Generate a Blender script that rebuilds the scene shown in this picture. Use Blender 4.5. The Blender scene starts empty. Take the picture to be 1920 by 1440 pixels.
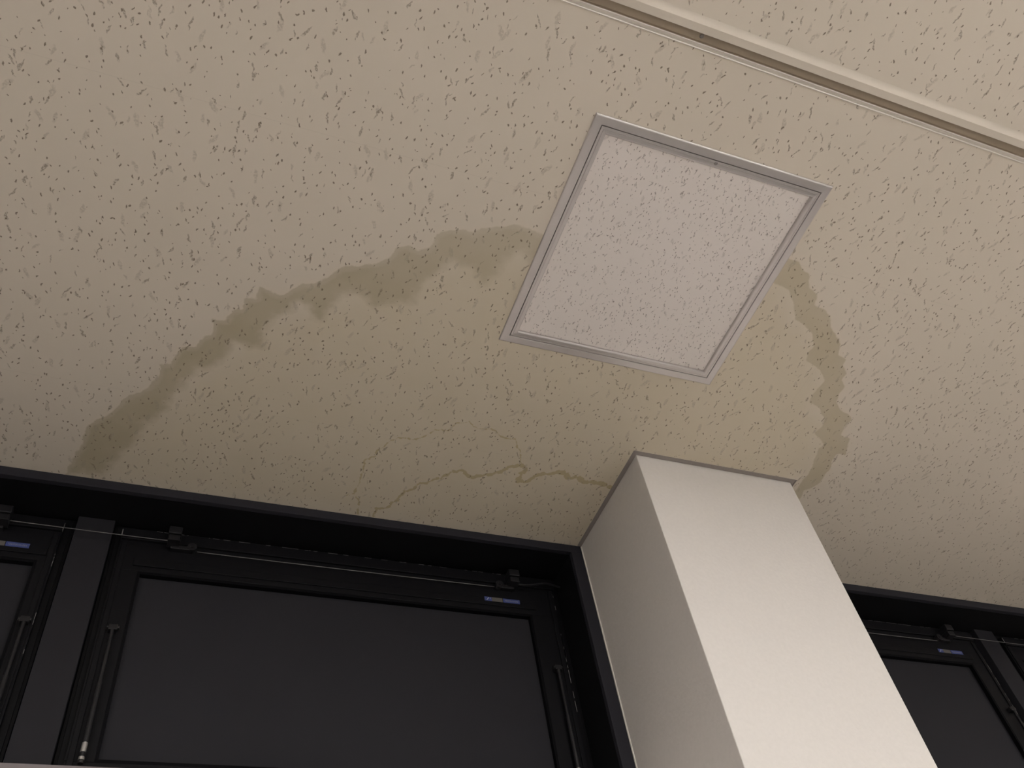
import bpy, bmesh, math, random
import numpy as np
from mathutils import Matrix, Vector

S = bpy.context.scene
COL = S.collection
ZC = 2.85            # ceiling height
CAMZ = 1.485         # the phone is held at chest height

# ---------------------------------------------------------------- camera
cd = bpy.data.cameras.new('camera')
cd.sensor_fit = 'HORIZONTAL'; cd.sensor_width = 36.0
cd.lens = 1677.87 / 1920 * 36.0
cd.clip_start = 0.05; cd.clip_end = 60
cam = bpy.data.objects.new('camera', cd); COL.objects.link(cam)
right = Vector((0.92917319, -0.34372072, -0.1359899))
down = Vector((0.18437, 0.74981156, -0.63544498))
fwd = Vector((0.32038241, 0.56536598, 0.76007659))
M = Matrix((right, -down, -fwd)).transposed().to_4x4()
M.translation = Vector((0, 0, CAMZ))
cam.matrix_world = M
S.camera = cam

# ---------------------------------------------------------------- world, exposure
w = bpy.data.worlds.new('night'); S.world = w; w.use_nodes = True
w.node_tree.nodes['Background'].inputs[0].default_value = (0.01, 0.012, 0.02, 1)
w.node_tree.nodes['Background'].inputs[1].default_value = 0.3
S.view_settings.view_transform = 'Standard'
S.view_settings.look = 'None'
S.view_settings.exposure = 0.0
S.view_settings.gamma = 1.0
S.view_settings.use_curve_mapping = False

# ceiling luminaires of the room, all behind or beside the camera: (x, y)
LIGHT_COL = (1.0, 0.98, 0.955)
FIXTURES = [(-1.4, -0.7), (1.0, -0.7), (3.4, -0.7), (-1.4, -3.4), (1.0, -3.4), (3.4, -3.4)]
LAMP_STRENGTH = 37.0

# ---------------------------------------------------------------- helpers
def link(name, me, mat=None, parent=None):
    o = bpy.data.objects.new(name, me); COL.objects.link(o)
    if mat is not None: me.materials.append(mat)
    if parent is not None: o.parent = parent
    return o

def empty(name, loc=(0, 0, 0)):
    o = bpy.data.objects.new(name, None); COL.objects.link(o)
    o.location = loc; o.empty_display_size = 0.05
    return o

def tag(o, label=None, cat=None, group=None, kind=None):
    if label: o['label'] = label
    if cat: o['category'] = cat
    if group: o['group'] = group
    if kind: o['kind'] = kind
    return o

class MB:
    """collects shapes in world metres and links them as one mesh object"""
    def __init__(self): self.bm = bmesh.new()
    def box(self, x0, x1, y0, y1, z0, z1, bev=0.0):
        b = bmesh.new()
        bmesh.ops.create_cube(b, size=1)
        for v in b.verts:
            v.co = Vector(((x0 + x1) / 2 + v.co.x * (x1 - x0), (y0 + y1) / 2 + v.co.y * (y1 - y0), (z0 + z1) / 2 + v.co.z * (z1 - z0)))
        if bev:
            bmesh.ops.bevel(b, geom=b.edges[:], offset=bev, segments=2, profile=0.5, affect='EDGES')
        self._add(b); return self
    def _add(self, b):
        me = bpy.data.meshes.new('t'); b.to_mesh(me); b.free()
        self.bm.from_mesh(me); bpy.data.meshes.remove(me)
    def cyl(self, p0, p1, r, r2=None, n=16):
        p0 = Vector(p0); p1 = Vector(p1); d = p1 - p0
        b = bmesh.new()
        bmesh.ops.create_cone(b, cap_ends=True, segments=n, radius1=r, radius2=r if r2 is None else r2, depth=d.length)
        rot = Vector((0, 0, 1)).rotation_difference(d.normalized()).to_matrix().to_4x4()
        bmesh.ops.transform(b, matrix=Matrix.Translation((p0 + p1) / 2) @ rot, verts=b.verts)
        self._add(b); return self
    def tube(self, pts, r, n=10):
        pts = [Vector(p) for p in pts]
        rings = []
        for i, p in enumerate(pts):
            t = (pts[min(i + 1, len(pts) - 1)] - pts[max(i - 1, 0)]).normalized()
            a = t.cross(Vector((0, 0, 1)));
            if a.length < 1e-4: a = t.cross(Vector((0, 1, 0)))
            a.normalize(); c = t.cross(a)
            rings.append([self.bm.verts.new(p + (a * math.cos(k * 2 * math.pi / n) + c * math.sin(k * 2 * math.pi / n)) * r) for k in range(n)])
        for i in range(len(rings) - 1):
            for k in range(n):
                self.bm.faces.new((rings[i][k], rings[i][(k + 1) % n], rings[i + 1][(k + 1) % n], rings[i + 1][k]))
        self.bm.faces.new(rings[0]); self.bm.faces.new(rings[-1])
        return self
    def poly(self, pts):
        self.bm.faces.new([self.bm.verts.new(p) for p in pts]); return self
    def extrude_x(self, prof, x0, x1, closed=False):
        """a (y, z) profile swept along x"""
        a = [self.bm.verts.new((x0, y, z)) for y, z in prof]
        b = [self.bm.verts.new((x1, y, z)) for y, z in prof]
        m = len(prof)
        for i in range(m if closed else m - 1):
            j = (i + 1) % m
            self.bm.faces.new((a[i], a[j], b[j], b[i]))
        if closed:
            self.bm.faces.new(a); self.bm.faces.new(b)
        return self
    def ring(self, rects):
        """mitred rectangular frame: rects = list of (x0,x1,y0,y1,z) loops from outside inwards"""
        loops = []
        for x0, x1, y0, y1, z in rects:
            loops.append([self.bm.verts.new(c) for c in ((x0, y0, z), (x1, y0, z), (x1, y1, z), (x0, y1, z))])
        for i in range(len(loops) - 1):
            for k in range(4):
                self.bm.faces.new((loops[i][k], loops[i][(k + 1) % 4], loops[i + 1][(k + 1) % 4], loops[i + 1][k]))
        return self
    def build(self, name, mat, parent=None, smooth=False):
        bmesh.ops.recalc_face_normals(self.bm, faces=self.bm.faces)
        me = bpy.data.meshes.new(name); self.bm.to_mesh(me); self.bm.free()
        if smooth:
            for p in me.polygons: p.use_smooth = True
        return link(name, me, mat, parent)

# ---------------------------------------------------------------- materials
def nt(name):
    m = bpy.data.materials.new(name); m.use_nodes = True
    t = m.node_tree; return m, t, t.nodes['Principled BSDF']

def nd(t, kind, **kw):
    n = t.nodes.new(kind)
    for k, v in kw.items(): setattr(n, k, v)
    return n

def math_n(t, op, a, b=None, clamp=False):
    n = nd(t, 'ShaderNodeMath', operation=op); n.use_clamp = clamp
    for i, v in enumerate((a, b)):
        if v is None: continue
        if isinstance(v, (int, float)): n.inputs[i].default_value = v
        else: t.links.new(v, n.inputs[i])
    return n.outputs[0]

def smooth(t, v, lo, hi, a=0.0, b=1.0):
    n = nd(t, 'ShaderNodeMapRange', interpolation_type='SMOOTHSTEP')
    t.links.new(v, n.inputs[0])
    for i, x in enumerate((lo, hi, a, b)): n.inputs[i + 1].default_value = x
    return n.outputs[0]

def mix(t, fac, a, b):
    n = nd(t, 'ShaderNodeMix', data_type='RGBA')
    if isinstance(fac, (int, float)): n.inputs[0].default_value = fac
    else: t.links.new(fac, n.inputs[0])
    for i, v in ((6, a), (7, b)):
        if isinstance(v, tuple): n.inputs[i].default_value = (*v, 1)
        else: t.links.new(v, n.inputs[i])
    return n.outputs[2]

def plain(name, col, rough=0.5, metal=0.0, grain=0.0, gscale=60.0, bump=0.0, spec=0.5):
    m, t, p = nt(name)
    p.inputs['Specular IOR Level'].default_value = spec
    p.inputs['Roughness'].default_value = rough
    p.inputs['Metallic'].default_value = metal
    tc = nd(t, 'ShaderNodeTexCoord')
    nz = nd(t, 'ShaderNodeTexNoise'); nz.inputs['Scale'].default_value = gscale; nz.inputs['Detail'].default_value = 4
    t.links.new(tc.outputs['Object'], nz.inputs['Vector'])
    g = grain if grain else 0.03
    lo = tuple(c * (1 - g) for c in col); hi = tuple(min(1, c * (1 + g)) for c in col)
    t.links.new(mix(t, nz.outputs['Fac'], lo, hi), p.inputs['Base Color'])
    if bump:
        b = nd(t, 'ShaderNodeBump'); b.inputs['Strength'].default_value = bump; b.inputs['Distance'].default_value = 0.001
        t.links.new(nz.outputs['Fac'], b.inputs['Height']); t.links.new(b.outputs[0], p.inputs['Normal'])
    return m

def marks(t, vec, scale, seed, amount, wid, length, spread, edge=0.35, lean=0.0):
    """little elongated pits scattered one per Voronoi cell, turned at random round the board's run"""
    mp = nd(t, 'ShaderNodeVectorMath', operation='ADD'); t.links.new(vec, mp.inputs[0]); mp.inputs[1].default_value = (seed * 1.37, seed * 2.11, 0)
    vo = nd(t, 'ShaderNodeTexVoronoi', voronoi_dimensions='2D', feature='F1'); vo.inputs['Scale'].default_value = scale
    vo.inputs['Randomness'].default_value = 1.0
    t.links.new(mp.outputs[0], vo.inputs['Vector'])
    df = nd(t, 'ShaderNodeVectorMath', operation='SUBTRACT')
    t.links.new(mp.outputs[0], df.inputs[0]); t.links.new(vo.outputs['Position'], df.inputs[1])
    sp = nd(t, 'ShaderNodeSeparateColor'); t.links.new(vo.outputs['Color'], sp.inputs[0])
    ang = math_n(t, 'ADD', math_n(t, 'MULTIPLY', math_n(t, 'SUBTRACT', sp.outputs[0], 0.5), spread), lean)
    vr = nd(t, 'ShaderNodeVectorRotate', rotation_type='Z_AXIS')
    t.links.new(df.outputs[0], vr.inputs['Vector']); t.links.new(ang, vr.inputs['Angle'])
    xy = nd(t, 'ShaderNodeSeparateXYZ'); t.links.new(vr.outputs[0], xy.inputs[0])
    size = smooth(t, sp.outputs[1], 0.0, 1.0, 0.55, 1.25)
    qx = math_n(t, 'DIVIDE', math_n(t, 'DIVIDE', xy.outputs[0], wid), size)
    qy = math_n(t, 'DIVIDE', math_n(t, 'DIVIDE', xy.outputs[1], length), size)
    cb = nd(t, 'ShaderNodeCombineXYZ'); t.links.new(qx, cb.inputs[0]); t.links.new(qy, cb.inputs[1])
    ln = nd(t, 'ShaderNodeVectorMath', operation='LENGTH'); t.links.new(cb.outputs[0], ln.inputs[0])
    inside = smooth(t, ln.outputs['Value'], 1 - edge, 1.0, 1.0, 0.0)
    on = math_n(t, 'LESS_THAN', sp.outputs[2], amount)
    return math_n(t, 'MULTIPLY', inside, on)

def fissured(name, base, dark, k, stained, density=1.0):
    """mineral fibre ceiling board: pinholes, short fissures, shallow torn patches; k scales the pattern"""
    m, t, p = nt(name)
    p.inputs['Roughness'].default_value = 0.85
    p.inputs['Specular IOR Level'].default_value = 0.25
    tc = nd(t, 'ShaderNodeTexCoord'); P = tc.outputs['Object']
    def wob(scale, amt):
        n = nd(t, 'ShaderNodeTexNoise', noise_dimensions='3D'); n.inputs['Scale'].default_value = scale; n.inputs['Detail'].default_value = 3
        t.links.new(P, n.inputs['Vector'])
        s = nd(t, 'ShaderNodeVectorMath', operation='SUBTRACT'); t.links.new(n.outputs['Color'], s.inputs[0]); s.inputs[1].default_value = (.5, .5, .5)
        q = nd(t, 'ShaderNodeVectorMath', operation='SCALE'); t.links.new(s.outputs[0], q.inputs[0]); q.inputs['Scale'].default_value = amt
        a = nd(t, 'ShaderNodeVectorMath', operation='ADD'); t.links.new(P, a.inputs[0]); t.links.new(q.outputs[0], a.inputs[1])
        return a.outputs[0]
    v1 = wob(260 / k, 0.0040 * k)
    v2 = wob(110 / k, 0.0110 * k)
    v3 = wob(420 / k, 0.0035 * k)
    D = density
    pin = marks(t, v1, 62 / k, 3.1, 0.34 * D, 0.0013 * k, 0.0022 * k, 1.8)
    pin2 = marks(t, v1, 70 / k, 9.7, 0.22 * D, 0.0011 * k, 0.0032 * k, 1.4)
    fis = marks(t, v2, 30 / k, 5.3, 0.46 * D, 0.0018 * k, 0.0074 * k, 1.3)
    fis2 = marks(t, v2, 24 / k, 15.3, 0.40 * D, 0.0015 * k, 0.0105 * k, 1.5)
    tear = marks(t, v2, 21 / k, 7.9, 0.80 * D, 0.0034 * k, 0.0115 * k, 1.3, edge=0.5)
    rag = nd(t, 'ShaderNodeTexNoise'); rag.inputs['Scale'].default_value = 300 / k; rag.inputs['Detail'].default_value = 2
    t.links.new(P, rag.inputs['Vector'])
    ragm = smooth(t, rag.outputs['Fac'], 0.36, 0.56, 0.22, 1.0)
    fisr = math_n(t, 'MULTIPLY', math_n(t, 'MAXIMUM', fis, fis2), ragm)
    tone = nd(t, 'ShaderNodeTexNoise'); tone.inputs['Scale'].default_value = 3.5; tone.inputs['Detail'].default_value = 3
    t.links.new(P, tone.inputs['Vector'])
    c = mix(t, tone.outputs['Fac'], tuple(x * 0.97 for x in base), tuple(x * f for x, f in zip(base, (1.03, 1.02, 1.045))))
    if stained:
        # water marks: signed distances to each mark's own outline are stored on the mesh
        rn = nd(t, 'ShaderNodeTexNoise'); rn.inputs['Scale'].default_value = 55; rn.inputs['Detail'].default_value = 4
        t.links.new(P, rn.inputs['Vector'])
        jig = math_n(t, 'MULTIPLY', math_n(t, 'SUBTRACT', rn.outputs['Fac'], 0.5), 0.016)
        blot = nd(t, 'ShaderNodeTexNoise'); blot.inputs['Scale'].default_value = 14; blot.inputs['Detail'].default_value = 3
        t.links.new(P, blot.inputs['Vector'])
        blotm = smooth(t, blot.outputs['Fac'], 0.3, 0.7, 0.84, 1.0)
        def att(n):
            a = nd(t, 'ShaderNodeAttribute'); a.attribute_name = n; return a.outputs['Fac']
        sa = math_n(t, 'ADD', att('arc'), jig)
        edge = smooth(t, sa, 0.0, 0.004, 0.0, 0.75)
        edge = math_n(t, 'ADD', edge, smooth(t, sa, 0.006, 0.014, 0.0, 0.25))
        fa = smooth(t, math_n(t, 'ADD', att('arc_fade'), math_n(t, 'MULTIPLY', jig, 1.8)), -0.006, 0.026)
        ma = math_n(t, 'MULTIPLY', math_n(t, 'MULTIPLY', edge, fa), math_n(t, 'MULTIPLY', att('arc_strength'), blotm))
        # water-yellowed board inside the tide lines; the tint also paints shade towards the window
        soak_shade = math_n(t, 'MULTIPLY', smooth(t, math_n(t, 'ADD', att('soak_shade_sd'), jig), 0.0, 0.10), blotm)
        c = mix(t, soak_shade, c, tuple(x * f for x, f in zip(base, (0.93, 0.91, 0.845))))
        c = mix(t, ma, c, tuple(x * f for x, f in zip(base, (0.66, 0.64, 0.55))))
        sb = math_n(t, 'ADD', att('patch'), math_n(t, 'MULTIPLY', jig, 0.6))
        mb = math_n(t, 'MULTIPLY', smooth(t, sb, 0.0, 0.004), blotm)
        c = mix(t, mb, c, tuple(x * f for x, f in zip(base, (0.77, 0.745, 0.66))))
        rn2 = nd(t, 'ShaderNodeTexNoise'); rn2.inputs['Scale'].default_value = 130; rn2.inputs['Detail'].default_value = 3
        t.links.new(P, rn2.inputs['Vector'])
        sl = math_n(t, 'ADD', att('tide'), math_n(t, 'MULTIPLY', math_n(t, 'SUBTRACT', rn2.outputs['Fac'], 0.5), 0.009))
        ml = math_n(t, 'MULTIPLY', smooth(t, sl, -0.0008, 0.0016), 0.76)
        c = mix(t, ml, c, tuple(x * f for x, f in zip(base, (0.66, 0.59, 0.38))))
        # fine butt joints between the boards
        xyz = nd(t, 'ShaderNodeSeparateXYZ'); t.links.new(P, xyz.inputs[0])
        for axis, vals in ((1, (0.005, 0.605, 1.205)), (0, (-0.62, 1.19))):
            for y in vals:
                dline = math_n(t, 'ABSOLUTE', math_n(t, 'SUBTRACT', xyz.outputs[axis], y))
                c = mix(t, smooth(t, dline, 0.0003, 0.0009, 0.13, 0.0), c, tuple(x * 0.6 for x in base))
    def mul(fac, c, amt, col):
        return mix(t, math_n(t, 'MULTIPLY', fac, amt), c, col)
    c = mul(math_n(t, 'MULTIPLY', tear, ragm), c, 0.44, tuple((x + y) / 2.4 for x, y in zip(dark, base)))
    c = mul(fisr, c, 0.60, dark)
    c = mul(math_n(t, 'MAXIMUM', pin, pin2), c, 0.85, dark)
    t.links.new(c, p.inputs['Base Color'])
    hgt = math_n(t, 'MAXIMUM', math_n(t, 'MAXIMUM', pin, pin2), math_n(t, 'MAXIMUM', fisr, math_n(t, 'MULTIPLY', tear, 0.5)))
    fine = nd(t, 'ShaderNodeTexNoise'); fine.inputs['Scale'].default_value = 500; fine.inputs['Detail'].default_value = 2
    t.links.new(P, fine.inputs['Vector'])
    hh = math_n(t, 'SUBTRACT', math_n(t, 'MULTIPLY', fine.outputs['Fac'], 0.12), hgt)
    b = nd(t, 'ShaderNodeBump'); b.inputs['Strength'].default_value = 0.45; b.inputs['Distance'].default_value = 0.0012
    t.links.new(hh, b.inputs['Height']); t.links.new(b.outputs[0], p.inputs['Normal'])
    return m

M_CEIL = fissured('ceiling_board', (0.66, 0.595, 0.505), (0.19, 0.15, 0.11), 1.0, True)
M_PANEL = fissured('hatch_board', (0.745, 0.69, 0.65), (0.20, 0.165, 0.15), 0.62, False, 1.25)
M_ALU = plain('satin_aluminium', (0.58, 0.545, 0.535), 0.30, 0.65, 0.05, 25)
M_GAP = plain('shadow_gap', (0.03, 0.025, 0.02), 0.9)
M_SCREW = plain('screw_steel', (0.30, 0.28, 0.27), 0.35, 0.9)
M_TRACK = plain('cream_painted_track', (0.64, 0.575, 0.495), 0.33, 0.0, 0.04, 20)
M_LIP = plain('pale_aluminium_lip', (0.67, 0.62, 0.56), 0.28, 0.15, 0.04, 20)
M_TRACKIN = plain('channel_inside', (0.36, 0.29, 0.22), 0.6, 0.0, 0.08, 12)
M_PILLAR = plain('vinyl_wallpaper', (0.635, 0.603, 0.573), 0.62, 0.0, 0.05, 140, 0.35)
M_PTRIM = plain('brown_grey_trim', (0.28, 0.245, 0.23), 0.6, 0.0, 0.06, 40)
M_WALL = plain('beige_wall_vinyl', (0.74, 0.69, 0.66), 0.7, 0.0, 0.04, 90, 0.3)
M_FLOOR = plain('carpet_floor', (0.07, 0.066, 0.062), 0.9, 0.0, 0.2, 200, 0.4)
M_LINING = plain('black_lining', (0.0045, 0.0044, 0.0054), 0.6, 0.0, 0.1, 60, spec=0.2)
M_FASCIA = plain('charcoal_fascia', (0.026, 0.0255, 0.032), 0.6, 0.0, 0.06, 60, spec=0.12)
M_FRAME = plain('black_anodised', (0.0045, 0.0044, 0.0055), 0.5, 0.0, 0.1, 80, spec=0.12)
M_SASH = plain('black_anodised_sash', (0.0060, 0.0059, 0.0074), 0.5, 0.0, 0.1, 80, spec=0.12)
M_PANE = plain('dark_window_panel', (0.0215, 0.0212, 0.0255), 0.65, 0.0, 0.08, 7, spec=0.12)
M_POST = plain('charcoal_post', (0.020, 0.0195, 0.0235), 0.6, 0.0, 0.06, 30, spec=0.12)
M_GASKET = plain('black_rubber', (0.004, 0.004, 0.005), 0.6, spec=0.05)
M_HARD = plain('black_hardware', (0.014, 0.0135, 0.0155), 0.35, 0.0, 0.1, 200, spec=0.3)
M_CABLE = plain('steel_cable', (0.17, 0.165, 0.165), 0.4, 0.3, 0.1, 300)
M_TIP = plain('rod_end_steel', (0.36, 0.345, 0.33), 0.35, 0.6)
M_SCRATCH = plain('bare_metal_scratch', (0.26, 0.25, 0.25), 0.5, 0.2)
M_BLUE = plain('blue_sticker', (0.045, 0.065, 0.22), 0.5)
M_GREYST = plain('grey_sticker', (0.115, 0.105, 0.095), 0.5)
M_WHITEST = plain('white_print', (0.55, 0.58, 0.62), 0.5)
M_LTXT = plain('pale_print', (0.16, 0.17, 0.26), 0.5)
M_CAULK = plain('white_bead', (0.80, 0.76, 0.70), 0.5)
M_LAMP = plain('white_lamp_body', (0.8, 0.78, 0.74), 0.4)
M_TUBE, _t, _p = nt('lit_diffuser')
_p.inputs['Base Color'].default_value = (1, 1, 1, 1)
_p.inputs['Emission Color'].default_value = (*LIGHT_COL, 1)
_p.inputs['Emission Strength'].default_value = LAMP_STRENGTH

# ---------------------------------------------------------------- ceiling with its water marks
RX0, RX1, RY0 = -4.0, 5.0, -6.0      # room extents
YW = 1.454                           # window wall face
ARC_OUT = [ (-0.2272,1.4572),(-0.2146,1.4058),(-0.2014,1.3702),(-0.2000,1.3466),(-0.1912,1.3089),(-0.1756,1.2897),(-0.1539,1.2650),(-0.1476,1.2498),(-0.1322,1.2228),(-0.1220,1.2109),(-0.1084,1.2049),(-0.0938,1.1825),(-0.0834,1.1575),(-0.0829,1.1287),(-0.0651,1.1216),(-0.0589,1.0958),(-0.0473,1.0776),(-0.0278,1.0701),(-0.0235,1.0540),(-0.0046,1.0367),(-0.0077,1.0033),(0.0131,1.0003),(0.0272,0.9725),(0.0373,0.9663),(0.0343,0.9434),(0.0583,0.9382),(0.0573,0.9117),(0.0723,0.9134),(0.0970,0.9207),(0.1132,0.9082),(0.1276,0.8868),(0.1498,0.8808),(0.1593,0.8725),(0.1766,0.8528),(0.1868,0.8363),(0.2085,0.8280),(0.2300,0.8187),(0.2561,0.8013),(0.2665,0.7760),(0.2864,0.7615),(0.3073,0.7669),(0.3234,0.7557),(0.3275,0.7279),(0.3484,0.7111),(0.3714,0.7068),(0.3904,0.7047),(0.4101,0.6903),(0.4407,0.6784),(0.4627,0.6700),(0.4901,0.6754),(0.5264,0.6763) ]
ARC_IN = [ (0.5267,0.7429),(0.5030,0.7494),(0.4856,0.7310),(0.4700,0.7585),(0.4683,0.7825),(0.4524,0.8108),(0.4352,0.8215),(0.4082,0.7871),(0.3768,0.7841),(0.3605,0.8119),(0.3453,0.8278),(0.3397,0.8592),(0.3417,0.8831),(0.2993,0.8943),(0.2650,0.9157),(0.2527,0.9067),(0.2299,0.8946),(0.2071,0.9007),(0.1968,0.9398),(0.1803,0.9751),(0.1579,0.9623),(0.1381,0.9371),(0.1281,0.9579),(0.1031,0.9767),(0.0950,1.0097),(0.0971,1.0471),(0.0704,1.0603),(0.0453,1.0540),(0.0329,1.0957),(0.0135,1.1268),(-0.0097,1.1326),(-0.0277,1.1771),(-0.0439,1.2014),(-0.0491,1.2373),(-0.0649,1.2693),(-0.0824,1.2877),(-0.0923,1.3336),(-0.1137,1.3681),(-0.1256,1.4010),(-0.1468,1.4443),(-0.1958,1.4550) ]
PATCH = [ (0.9718,0.5962),(1.0095,0.5980),(1.0268,0.6117),(1.0432,0.6159),(1.0649,0.6455),(1.0882,0.6521),(1.0973,0.6758),(1.1246,0.6818),(1.1433,0.6903),(1.1626,0.7152),(1.1883,0.7335),(1.2097,0.7491),(1.2217,0.7748),(1.2464,0.7787),(1.2481,0.7974),(1.2683,0.8147),(1.2692,0.8325),(1.2881,0.8477),(1.2865,0.8682),(1.2958,0.8926),(1.3222,0.9102),(1.3420,0.9136),(1.3637,0.9279),(1.3573,0.9509),(1.3631,0.9746),(1.3933,0.9794),(1.4038,1.0078),(1.4167,1.0310),(1.3899,1.0318),(1.3901,1.0546),(1.4030,1.0785),(1.4001,1.0972),(1.4051,1.1235),(1.3954,1.1440),(1.3776,1.1572),(1.3879,1.1926),(1.3517,1.1720),(1.3522,1.1533),(1.3529,1.1257),(1.3560,1.1068),(1.3440,1.0649),(1.3297,1.0247),(1.3403,1.0137),(1.2925,0.9859),(1.3002,0.9642),(1.2971,0.9485),(1.2617,0.9167),(1.2283,0.9089),(1.2231,0.8790),(1.2298,0.8468),(1.2010,0.8240),(1.1734,0.8132),(1.1553,0.8061),(1.1491,0.7860),(1.1527,0.7708),(1.1275,0.7423),(1.1042,0.7304),(1.0753,0.7217),(1.0539,0.6939),(1.0233,0.6631),(0.9921,0.6588),(0.9749,0.6508),(0.9640,0.6228) ]
RING = [ (0.3725,1.4555),(0.3620,1.4088),(0.3451,1.3885),(0.3487,1.3608),(0.3463,1.3283),(0.3432,1.2886),(0.3509,1.2789),(0.3612,1.2703),(0.3602,1.2579),(0.3723,1.2395),(0.3832,1.2168),(0.3929,1.2069),(0.4140,1.2051),(0.4355,1.2002),(0.4466,1.1914),(0.4608,1.1697),(0.4886,1.1663),(0.4979,1.1413),(0.5234,1.1307),(0.5368,1.1428),(0.5573,1.1442),(0.5737,1.1403),(0.5959,1.1522),(0.6162,1.1585),(0.6335,1.1561),(0.6485,1.1797),(0.6637,1.2006),(0.6781,1.2254) ]
TIDE = [ (0.4045,1.4489),(0.4032,1.4210),(0.4207,1.4190),(0.4329,1.3973),(0.4445,1.3741),(0.4490,1.3561),(0.4702,1.3380),(0.4900,1.3235),(0.5065,1.3065),(0.5194,1.2937),(0.5358,1.2768),(0.5484,1.2707),(0.5673,1.2798),(0.5819,1.2867),(0.6027,1.2754),(0.6236,1.2641),(0.6433,1.2497),(0.6624,1.2338),(0.6757,1.2259),(0.6897,1.2395),(0.6857,1.2623),(0.6846,1.2762),(0.6987,1.2732),(0.7157,1.2575),(0.7344,1.2398),(0.7745,1.2276),(0.7923,1.2391),(0.8257,1.2404),(0.8595,1.2418),(0.9104,1.2501) ]

def seg_dist(P, a, b):
    a = np.array(a); b = np.array(b); d = b - a
    s = np.clip(((P - a) @ d) / (d @ d), 0, 1)
    return np.linalg.norm(P - a - s[:, None] * d, axis=1), s

def poly_sd(P, V):
    n = len(V); dist = np.full(len(P), 9.0); ins = np.zeros(len(P), bool)
    for i in range(n):
        a, b = V[i], V[(i + 1) % n]
        dd, _ = seg_dist(P, a, b); dist = np.minimum(dist, dd)
        c = ((a[1] > P[:, 1]) != (b[1] > P[:, 1]))
        if a[1] != b[1]:
            xi = (b[0] - a[0]) * (P[:, 1] - a[1]) / (b[1] - a[1]) + a[0]
            ins ^= c & (P[:, 0] < xi)
    return np.where(ins, dist, -dist)

def wander(L, amp, seed, rounds=2):
    """a dried tide line never runs straight: displace midpoints"""
    r = random.Random(seed)
    for k in range(rounds):
        out = [L[0]]
        for a, b in zip(L[:-1], L[1:]):
            ln = math.hypot(b[0] - a[0], b[1] - a[1]); o = r.uniform(-1, 1) * amp * min(1, ln / 0.02)
            out += [((a[0] + b[0]) / 2 - (b[1] - a[1]) / ln * o, (a[1] + b[1]) / 2 + (b[0] - a[0]) / ln * o), b]
        L = out; amp *= 0.6
    return L

def line_dist(P, L, w0, w1, wf=None):
    m_ = (P[:, 0] > 0.25) & (P[:, 0] < 1.0) & (P[:, 1] > 1.0)
    res = np.full(len(P), -9.0); res[m_] = _line_dist(P[m_], L, w0, w1); return res

def _line_dist(P, L, w0, w1):
    best = np.full(len(P), -9.0); n = len(L) - 1
    for i in range(n):
        dd, s = seg_dist(P, L[i], L[i + 1])
        f = (i + s) / n
        best = np.maximum(best, (w0 + (w1 - w0) * f) * (1 + 0.45 * math.sin(i * 2.3) * math.sin(i * 0.9)) - dd)
    return best

TY0, TY1 = 0.252, 0.300              # the ceiling joint channel
PX0, PX1, PY0 = 0.9077, 1.337, 1.131 # ring round the pillar
HX0, HX1, HY0, HY1 = 0.518, 0.976, 0.450, 0.909   # hatch opening
def axis(parts, cuts):
    v = []
    for a, b, st in parts:
        n = max(1, int(round((b - a) / st))); v += [a + (b - a) * k / n for k in range(n)]
    v.append(parts[-1][1])
    v = [x for x in v if all(abs(x - c) > 0.0004 for c in cuts)] + list(cuts)
    return np.array(sorted(v))
xs = axis([(RX0, -0.36, 0.6), (-0.36, 0.31, 0.004), (0.31, 0.93, 0.0015), (0.93, 1.46, 0.004), (1.46, RX1, 0.5)], (PX0, PX1, HX0, HX1))
ys = axis([(RY0, TY1, 0.5), (TY1, 0.55, 0.05), (0.55, 1.12, 0.004), (1.12, 1.47, 0.0015)], (TY0, TY1, PY0, HY0, HY1))
gx, gy = np.meshgrid(xs, ys)
P = np.stack([gx.ravel(), gy.ravel()], 1)
arcpoly = ARC_OUT + ARC_IN
arc = poly_sd(P, arcpoly)
fade = np.full(len(P), 9.0)
for i in range(len(ARC_IN) - 1):
    fade = np.minimum(fade, seg_dist(P, ARC_IN[i], ARC_IN[i + 1])[0])
strength = np.clip(1.15 - 0.50 * np.clip((P[:, 0] + 0.05) / 0.55, 0, 1), 0, 1)
patch = poly_sd(P, PATCH)
tide = np.maximum(line_dist(P, wander(RING, 0.004, 3), 0.0020, 0.0014), line_dist(P, wander(TIDE, 0.0055, 5), 0.0025, 0.0055))
tide = np.maximum(tide, line_dist(P, [(0.3320, 1.3960), (0.3375, 1.3860), (0.3451, 1.3885)], 0.0008, 0.0014))
soak_shade_sd = poly_sd(P, ARC_OUT + [(0.98, 0.60)] + PATCH[:38] + [(1.36, 1.5), (-0.2272, 1.5)])
nx, ny = len(xs), len(ys)
cx = (xs[:-1] + xs[1:]) / 2; cy = (ys[:-1] + ys[1:]) / 2
CX, CY = np.meshgrid(cx, cy)
keep = ~((CY > TY0) & (CY < TY1)) & ~((CX > PX0) & (CX < PX1) & (CY > PY0)) & ~((CX > HX0) & (CX < HX1) & (CY > HY0) & (CY < HY1))
jj, ii = np.nonzero(keep)
q = jj * nx + ii
faces = np.stack([q, q + nx, q + nx + 1, q + 1], 1)   # facing down
me = bpy.data.meshes.new('ceiling')
me.vertices.add(len(P))
me.vertices.foreach_set('co', np.column_stack([P, np.full(len(P), ZC)]).astype(np.float32).ravel())
me.loops.add(faces.size); me.loops.foreach_set('vertex_index', faces.ravel().astype(np.int32))
me.polygons.add(len(faces)); me.polygons.foreach_set('loop_start', (np.arange(len(faces)) * 4).astype(np.int32))
me.update(calc_edges=True)
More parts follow.
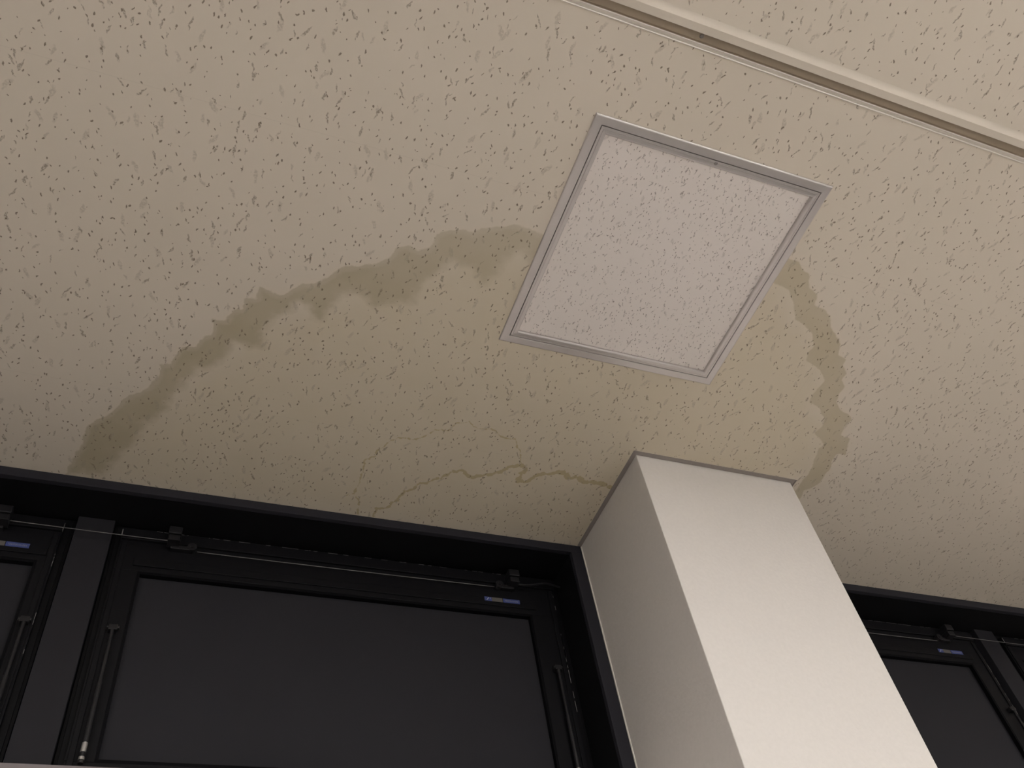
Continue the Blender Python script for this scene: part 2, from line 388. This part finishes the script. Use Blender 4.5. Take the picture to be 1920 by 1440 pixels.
for n_, a_ in (('arc', arc), ('arc_fade', fade), ('arc_strength', strength), ('patch', patch), ('tide', tide), ('soak_shade_sd', soak_shade_sd)):
    at = me.attributes.new(n_, 'FLOAT', 'POINT'); at.data.foreach_set('value', a_.astype(np.float32))
_bm = bmesh.new(); _bm.from_mesh(me)
bmesh.ops.delete(_bm, geom=[v for v in _bm.verts if not v.link_faces], context='VERTS')
_bm.to_mesh(me); _bm.free()
tag(link('ceiling', me, M_CEIL), 'cream fissured ceiling boards with brown water stains', kind='structure')
# the slab above, so that nothing shines in through the holes
MB().box(RX0 - .1, RX1 + .1, RY0 - .1, 1.9, ZC + 0.05, ZC + 0.2).build('ceiling_slab', M_GAP)['kind'] = 'structure'

# ---------------------------------------------------------------- walls and floor
def struct(o, label=None):
    o['kind'] = 'structure'
    if label: o['label'] = label
    return o
struct(MB().box(RX0, RX1, RY0, 1.9, -0.1, 0).build('floor', M_FLOOR))
struct(MB().box(RX0 - .1, RX0, RY0, 1.9, 0, ZC + .05).build('wall_left', M_WALL))
struct(MB().box(RX1, RX1 + .1, RY0, 1.9, 0, ZC + .05).build('wall_right', M_WALL))
struct(MB().box(RX0 - .1, RX1 + .1, RY0 - .1, RY0, 0, ZC + .05).build('wall_back', M_WALL))
SILL = 2.25
WL0, WL1 = -1.22, 0.885              # recess left of the pillar
WR0, WR1 = 1.362, 3.30               # recess right of the pillar
SOF = 2.828                          # underside of the recess
struct(MB().box(RX0, RX1, YW - .003, YW + .002, SILL - .035, SILL + .0005, .001).build('trim_7', plain('dull_sill_edge', (0.18, 0.157, 0.163), 0.6)), 'dull pinkish grey sill edge under the dark windows')
wf = MB()
wf.box(RX0, RX1, YW, YW + .30, 0, SILL)
wf.box(RX0, WL0, YW, YW + .30, SILL, ZC)
wf.box(WR1, RX1, YW, YW + .30, SILL, ZC)
wf.box(WL1 + .029, WR0 - .024, YW, YW + .30, SILL, ZC)
struct(wf.build('wall_front', M_WALL), 'pinkish beige wall below the black windows')
for a, b in ((WL0, WL1), (WR0, WR1)):
    right_t = b + (.029 if b < 1 else 0); left_t = a - (.024 if a > 1 else 0)
    t_ = MB()
    t_.box(left_t, right_t, YW - .002, YW + .010, SOF, ZC - .0005, .0012)
    if b < 1: t_.box(b, b + .029, YW - .002, YW + .010, SILL, SOF - .0002, .0012)
    else: t_.box(a - .024, a, YW - .002, YW + .010, SILL, SOF - .0002, .0012)
    struct(t_.build('trim_1' if a < 0 else 'trim_2', M_FASCIA), 'charcoal edge trim round the window recess %s of the pillar' % ('left' if a < 0 else 'right'))
    l_ = MB()
    l_.box(a, b, YW + .010, YW + .30, SOF, ZC + .01)
    l_.box(a - .02, a, YW + .010, YW + .30, SILL, SOF)
    l_.box(b, b + .02, YW + .010, YW + .30, SILL, SOF)
    l_.box(a, b, YW + .14, YW + .30, SILL - .0, SOF)
    struct(l_.build('trim_3' if a < 0 else 'trim_4', M_LINING), 'black lining of the window recess %s of the pillar' % ('left' if a < 0 else 'right'))

# unseen white table added behind the camera to bounce lamp light onto the ceiling
tb = empty('bounce_table', (1.3, -1.15, 0)); tag(tb, 'added white topped table on grey steel legs, out of view, bouncing light upwards', 'table')
def tbp(o):
    o.parent = tb; o.matrix_parent_inverse = Matrix.Translation(-tb.location)
tbp(MB().box(-1.5, 4.1, -1.80, 0.10, .70, .73, .003).build('tabletop', M_LAMP))
for lx_ in (-1.4, 1.3, 4.0):
    for ly_ in (-1.95, -.35): tbp(MB().box(lx_ - .025, lx_ + .025, ly_ - .025, ly_ + .025, 0.0, .70, .002).build('leg', M_SCREW))

# ---------------------------------------------------------------- pillar
PLX0, PLX1, PLY0 = 0.917, 1.328, 1.141
pil = MB()
pil.box(PLX0, PLX1, PLY0, YW - .0005, 0.0005, ZC + .004, 0.0015)
pillar = pil.build('pillar', M_PILLAR)
tag(pillar, 'square beige wallpapered pillar standing against the window wall', 'pillar')
rg = MB()
for x0, x1, y0, y1 in ((PX0, PLX0, PY0, YW), (PLX1, PX1, PY0, YW), (PLX0, PLX1, PY0, PLY0)):
    rg.box(x0, x1, y0, y1, ZC + .0008, ZC + .012)
# thin outer lip of the trim, standing slightly proud of the boards
rg.box(PX0 - .0022, PX1 + .0022, PY0 - .0022, PY0, ZC - .0012, ZC + .006, .0004)
rg.box(PX0 - .0022, PX0, PY0, YW - .003, ZC - .0012, ZC + .006, .0004)
rg.box(PX1, PX1 + .0022, PY0, YW - .003, ZC - .0012, ZC + .006, .0004)
pt = rg.build('ceiling_edge_trim', M_PTRIM)
tag(pt, 'thin brown-grey edge trim on the ceiling round the pillar top', 'trim')
random.seed(4)
cb = MB()
cb.box(WL1 + .0292, PLX0 - .0002, YW - .004, YW + .002, SILL, ZC - .002, .0008)
tag(cb.build('corner_bead', M_CAULK), 'thin white bead where the pillar meets the black window trim', 'bead')

# ---------------------------------------------------------------- ceiling joint channel
tr = empty('ceiling_channel', (0, 0.27, ZC))
tag(tr, 'long cream metal channel running across the ceiling beyond the square hatch', 'ceiling channel')
X0c, X1c = RX0, RX1
def along(prof, name, mat, smooth=False):
    o = MB().extrude_x([(y, z + ZC) for y, z in prof], X0c, X1c).build(name, mat, None, smooth)
    o.parent = tr; o.matrix_parent_inverse = Matrix.Translation((0, -0.27, -ZC))
    return o
along([(.252, .0), (.2545, -.0003), (.257, -.0009), (.2595, -.0018), (.2615, -.0028), (.2632, -.0038)], 'near_edge', M_TRACK, True)
along([(.2632, -.0038), (.2636, -.0040), (.2762, -.0014), (.2766, .009)], 'near_flange', M_TRACK)
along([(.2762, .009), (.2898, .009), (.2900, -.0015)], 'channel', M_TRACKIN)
along([(.2900, .009), (.2900, -.0008), (.2901, -.0020), (.2904, -.0032), (.2908, -.0038), (.2914, -.0039), (.2917, -.0014), (.2966, -.0012), (.2968, -.0026), (.2972, -.0040), (.2978, -.0048), (.2988, -.0049), (.2994, -.0030), (.3000, 0.0002)], 'far_flange', M_LIP)
def screw(name, x, y, z, r, parent, pz):
    m = MB()
    m.cyl((x, y, z), (x, y, z - .0012), r, r * .75, 20)
    m.box(x - r * .55, x + r * .55, y - r * .12, y + r * .12, z - .0014, z - .0011)
    m.box(x - r * .12, x + r * .12, y - r * .55, y + r * .55, z - .0014, z - .0011)
    o = m.build(name, M_SCREW); o.parent = parent; o.matrix_parent_inverse = Matrix.Translation(-parent.location)
    return o
for xx in (-0.59, 0.626, 1.84):
    screw('screw', xx, .2822, ZC + .0088, .0038, tr, 0)

# ---------------------------------------------------------------- square inspection hatch
hx0, hx1, hy0, hy1 = 0.511, 0.982, 0.443, 0.916
ht = empty('inspection_hatch', ((hx0 + hx1) / 2, (hy0 + hy1) / 2, ZC))
tag(ht, 'square ceiling inspection hatch with a silver aluminium frame and white speckled panel', 'hatch')
def hp(o):
    o.parent = ht; o.matrix_parent_inverse = Matrix.Translation(-ht.location); return o
def rect(d, z): return (hx0 + d, hx1 - d, hy0 + d, hy1 - d, ZC + z)
hp(MB().ring([rect(0, .0005), rect(0, -.0016), rect(.0002, -.0024), rect(.0007, -.0031), rect(.0013, -.0036), rect(.0022, -.0039), rect(.0152, -.0042), rect(.0160, -.0034), rect(.0160, .012)]).build('outer_frame', M_ALU))
hp(MB().ring([rect(.0148, .012), rect(.0174, .012)]).build('seam', M_GAP))
hp(MB().ring([rect(.0172, .012), rect(.0172, -.0034), rect(.0178, -.0040), rect(.0205, -.0041), rect(.0208, -.0036), rect(.0216, -.0036), rect(.0219, -.0044), rect(.0268, -.0050), rect(.0277, -.0049), rect(.0285, -.0045), rect(.0291, -.0038), rect(.0295, -.0029), rect(.0297, -.0018), rect(.0298, .003)]).build('door_frame', M_ALU))
pn = MB()
px0, px1, py0, py1, pz = rect(.0299, .0008)
n = 24
pn.box(px0, px1, py0, py1, pz, pz + .009)
hp(pn.build('panel', M_PANEL))
screw('latch_screw', .748, .4645, ZC - .0043, .0034, ht, 0)

# ---------------------------------------------------------------- clerestory windows
YF, YS, YP = 1.562, 1.550, 1.563     # frame face, sash face, panel face
def ring_xz(mb, o, i, y0, y1, bev=.0006):
    """rectangular ring in the wall plane, o and i = (x0,x1,z0,z1)"""
    mb.box(o[0], o[1], y0, y1, i[3], o[3], bev); mb.box(o[0], o[1], y0, y1, o[2], i[2], bev)
    mb.box(o[0], i[0], y0, y1, i[2], i[3], bev); mb.box(i[1], o[1], y0, y1, i[2], i[3], bev)
def window(n, x0, x1, label, stile=.085, rod_in=.031, lab=0.0):
    """x0..x1 = outer frame"""
    r = empty('window_%d' % n, (x0, YF, SILL)); tag(r, label, kind='structure')
    inv = Matrix.Translation(-r.location)
    def par(o, p=None):
        o.parent = p or r
        o.matrix_parent_inverse = inv if p is None else p.matrix_world.inverted()
        return o
    def at(o, p): o.parent = p; return o      # parts below are built in world metres
    zt = SOF
    f = MB(); ring_xz(f, (x0, x1, SILL, zt), (x0 + .022, x1 - .022, SILL + .02, zt - .018), YF, 1.594)
    # a second shallow step behind the front edge of the frame
    ring_xz(f, (x0 + .006, x1 - .006, SILL + .006, zt - .006), (x0 + .018, x1 - .018, SILL + .016, zt - .014), YF - .003, YF)
    frame = par(f.build('frame', M_FRAME))
    sx0, sx1, sz1 = x0 + .016, x1 - .018, zt - .015
    gx0, gx1, gz1 = x0 + .062, x1 - stile, 2.710
    s = MB()
    ring_xz(s, (sx0, sx1, SILL + .014, sz1), (gx0, gx1, SILL + .06, gz1), YS, YS + .03, .001)
    # raised lip along the top of the sash and a step above the panel
    s.box(sx0 + .001, sx1 - .001, YS - .006, YS, sz1 - .028, sz1 - .001, .001)
    s.box(gx0 - .012, gx1 + .012, YS - .003, YS, gz1 + .012, gz1 + .030, .001)
    s.box(sx0 + .004, sx0 + .014, YS - .003, YS, SILL + .02, sz1 - .03, .001)
    s.box(sx1 - .014, sx1 - .004, YS - .003, YS, SILL + .02, sz1 - .03, .001)
    sash = par(s.build('sash', M_SASH))
    g = MB(); ring_xz(g, (gx0 - .002, gx1 + .002, SILL + .058, gz1 + .002), (gx0 + .005, gx1 - .005, SILL + .066, gz1 - .006), YS + .001, YP, .0005)
    par(g.build('gasket', M_GASKET))
    par(MB().box(gx0, gx1, YP, YP + .006, SILL + .06, gz1).build('window_panel', M_PANE))
    # worn edges
    rnd = random.Random(40 + n)
    m = MB(); ze = sz1 - .001
    for _ in range(46):
        a = rnd.uniform(0.30, 0.86) * (sx1 - sx0) + sx0
        if rnd.random() < .25: a = rnd.uniform(0.05, 0.3) * (sx1 - sx0) + sx0
        ln = rnd.uniform(.002, .018); hh_ = rnd.uniform(.0002, .0005)
        m.box(a, a + ln, YS - .0064, YS - .0058, ze - hh_ - .0006, ze - .0004)
    for _ in range(16):
        a = rnd.uniform(2.45, 2.78); ln = rnd.uniform(.006, .04)
        m.box(sx1 - .0011, sx1 - .0002, YS - .0005, YS + .0002, a, a + ln)
    m.box(sx0 - .0004, sx0 + .0012, YS - .0066, YS - .0058, sz1 - .022, sz1 - .006)
    par(m.build('paint_scratches', M_SCRATCH)); bpy.context.view_layer.update()
    # stay rods standing on both stiles
    for k, xr in enumerate((sx0 + .026, sx1 - rod_in)):
        q_ = MB()
        q_.cyl((xr, YS - .012, 2.335), (xr, YS - .012, 2.560), .0034)
        q_.cyl((xr, YS - .012, 2.300), (xr, YS - .012, 2.45), .0046)
        q_.box(xr - .008, xr + .008, YS - .014, YS + .001, 2.560, 2.572, .0012)
        q_.cyl((xr - .011, YS - .010, 2.567), (xr + .011, YS - .010, 2.567), .0032)
        rod = par(q_.build('stay_rod', M_HARD))
        bpy.context.view_layer.update()
        tip = MB().cyl((xr, YS - .012, 2.3195), (xr, YS - .012, 2.336), .0048).cyl((xr, YS - .012, 2.306), (xr, YS - .012, 2.311), .0050).build('rod_tip', M_TIP)
        tip.parent = rod; tip.matrix_parent_inverse = rod.matrix_world.inverted()
    # cable brackets with their pulleys
    for xb, xp, zp in ((x0 + .118, x0 + .156, 2.781), (x1 - .126, x1 - .158, 2.781)):
        q_ = MB()
        q_.box(xb - .013, xb + .013, YS - .034, YS - .004, 2.790, 2.808, .0015)
        q_.box(xb - .011, xb + .011, YS - .030, YS - .004, 2.776, 2.789, .001)
        q_.box(xb - .012, xb + .012, YS - .032, YS - .006, 2.7735, 2.7755, .0005)
        q_.box(min(xb, xp) - .004, max(xb, xp) + .004, YS - .012, YS + .001, 2.768, 2.778, .001)
        br = par(q_.build('cable_bracket', M_HARD))
        bpy.context.view_layer.update()
        pl = MB().cyl((xp, YS - .014, zp - .004), (xp, YS - .001, zp - .004), .0095, None, 24).cyl((xp, YS - .016, zp - .004), (xp, YS - .014, zp - .004), .004).build('pulley', M_HARD, None, False)
        pl.parent = br; pl.matrix_parent_inverse = br.matrix_world.inverted()
    # operating label on the sash: blue mark, grey field, second blue sticker
    lx = gx1 - .108 + lab; lz0, lz1 = 2.7325, 2.7435; y_ = YS - .0036
    def st(name, a, b, mat, label_=None):
        o = par(MB().box(lx + a, lx + b, y_, YS - .0028, lz0, lz1).build(name, mat))
        if label_: o['label'] = label_
        return o
    bl = st('sticker', 0, .0175, M_BLUE, 'blue sticker with a white slash mark')
    gr = st('sticker', .0175, .0440, M_GREYST, 'grey sticker')
    b2 = st('sticker', .0455, .0870, M_BLUE, 'blue sticker with pale print')
    bpy.context.view_layer.update()
    m = MB(); cxx = lx + .0085
    m.poly([(cxx - .0045, y_ - .0002, lz0 + .0015), (cxx - .0030, y_ - .0002, lz0 + .0015), (cxx + .0032, y_ - .0002, lz1 - .0015), (cxx + .0016, y_ - .0002, lz1 - .0015)])
    m.box(cxx + .0046, cxx + .0062, y_ - .0003, y_, lz1 - .0042, lz1 - .0026)
    o = m.build('white_mark', M_WHITEST); o.parent = bl; o.matrix_parent_inverse = bl.matrix_world.inverted()
    m = MB(); rr = random.Random(8)
    xx = lx + .050
    while xx < lx + .082:
        w_ = rr.uniform(.0008, .0022)
        m.box(xx, xx + w_, y_ - .0003, y_, lz0 + rr.uniform(.003, .004), lz1 - rr.uniform(.003, .0045)); xx += w_ + .0009
    o = m.build('pale_print', M_LTXT); o.parent = b2; o.matrix_parent_inverse = b2.matrix_world.inverted()
    return r

window(1, -1.195, -.190, 'dark window left of the charcoal post, at the left edge', .046, .014, .000)
window(2, -.115, .885, 'dark window between the charcoal post and the beige pillar', .083, .031, -.006)
window(3, WR0, 2.205, 'dark window just right of the beige pillar', .074, .024, .002)
window(4, 2.290, 3.295, 'dark window at the right edge beyond the second post', .083, .031, -.006)
for n_, (a, b) in enumerate(((-.187, -.117), (2.213, 2.283))):
    p = MB().box(a, b, 1.545, 1.594, SILL, SOF, .001).build('trim_%d' % (5 + n_), M_POST)
    struct(p, 'charcoal post between two dark windows %s of the pillar' % ('left' if n_ == 0 else 'right'))

# operating cables strung between the brackets
def cable(p0, p1, sag, label, group='operating cables of the windows'):
    pts = []
    for k in range(25):
        s = k / 24
        pts.append((p0[0] + (p1[0] - p0[0]) * s, p0[1] + (p1[1] - p0[1]) * s, p0[2] + (p1[2] - p0[2]) * s - sag * 4 * s * (1 - s)))
    o = MB().tube(pts, .0008, 8).build('operating_cable', M_CABLE, None, True)
    tag(o, label, 'cable', group); return o
YC = YS - .026
cable((-.302, YC, 2.7765), (.003, YC, 2.7745), .0006, 'thin steel cable crossing in front of the left charcoal post')
cable((.052, YS - .008, 2.769), (.715, YS - .008, 2.771), .001, 'long thin steel cable along the top of the window left of the pillar')
cable((1.53, YS - .008, 2.768), (2.036, YS - .008, 2.767), .001, 'thin steel cable along the top of the window right of the pillar')
cable((2.090, YC, 2.7765), (2.41, YC, 2.7745), .0006, 'thin steel cable crossing in front of the right charcoal post')
lead = [(.770, YS - .018, 2.779), (.790, YS - .020, 2.777), (.815, YS - .020, 2.782), (.840, YS - .018, 2.790), (.862, YS - .014, 2.792), (.884, YS - .010, 2.791)]
def spline(pts, k=8):
    out = []
    P_ = [Vector(p) for p in pts]; P_ = [2 * P_[0] - P_[1]] + P_ + [2 * P_[-1] - P_[-2]]
    for i in range(1, len(P_) - 2):
        for j in range(k):
            s = j / k; a, b, c, d = P_[i - 1:i + 3]
            out.append(0.5 * ((2 * b) + (c - a) * s + (2 * a - 5 * b + 4 * c - d) * s * s + (3 * b - 3 * c + d - a) * s ** 3))
    out.append(P_[-2]); return out
ld = MB(); ld.tube(spline(lead), .0022, 8)
tag(ld.build('cable_conduit', M_HARD, None, True), 'black curved conduit from the last bracket to the recess corner by the pillar', 'conduit')

# ---------------------------------------------------------------- ceiling luminaires (they light the room)
def luminaire(x, y, label):
    L, W_ = 1.2, 0.30
    e = empty('ceiling_light', (x, y, ZC)); tag(e, label, 'ceiling light', 'surface mounted box lights')
    def pp(o):
        o.parent = e; o.matrix_parent_inverse = Matrix.Translation(-e.location); return o
    pp(MB().box(x - L / 2, x + L / 2, y - W_ / 2, y + W_ / 2, ZC - .022, ZC - .0005, .003).build('housing', M_LAMP))
    pp(MB().box(x - L / 2 + .01, x + L / 2 - .01, y - W_ / 2 + .01, y + W_ / 2 - .01, ZC - .045, ZC - .0225, .006).build('diffuser', M_TUBE))
for x, y in FIXTURES:
    rowname = {-0.7: 'row by the window side', -3.4: 'rear row'}[y]
    where = {-1.4: 'left', 1.0: 'centre', 3.4: 'right'}[x]
    luminaire(x, y, 'white surface mounted box light, %s of the %s' % (where, rowname))
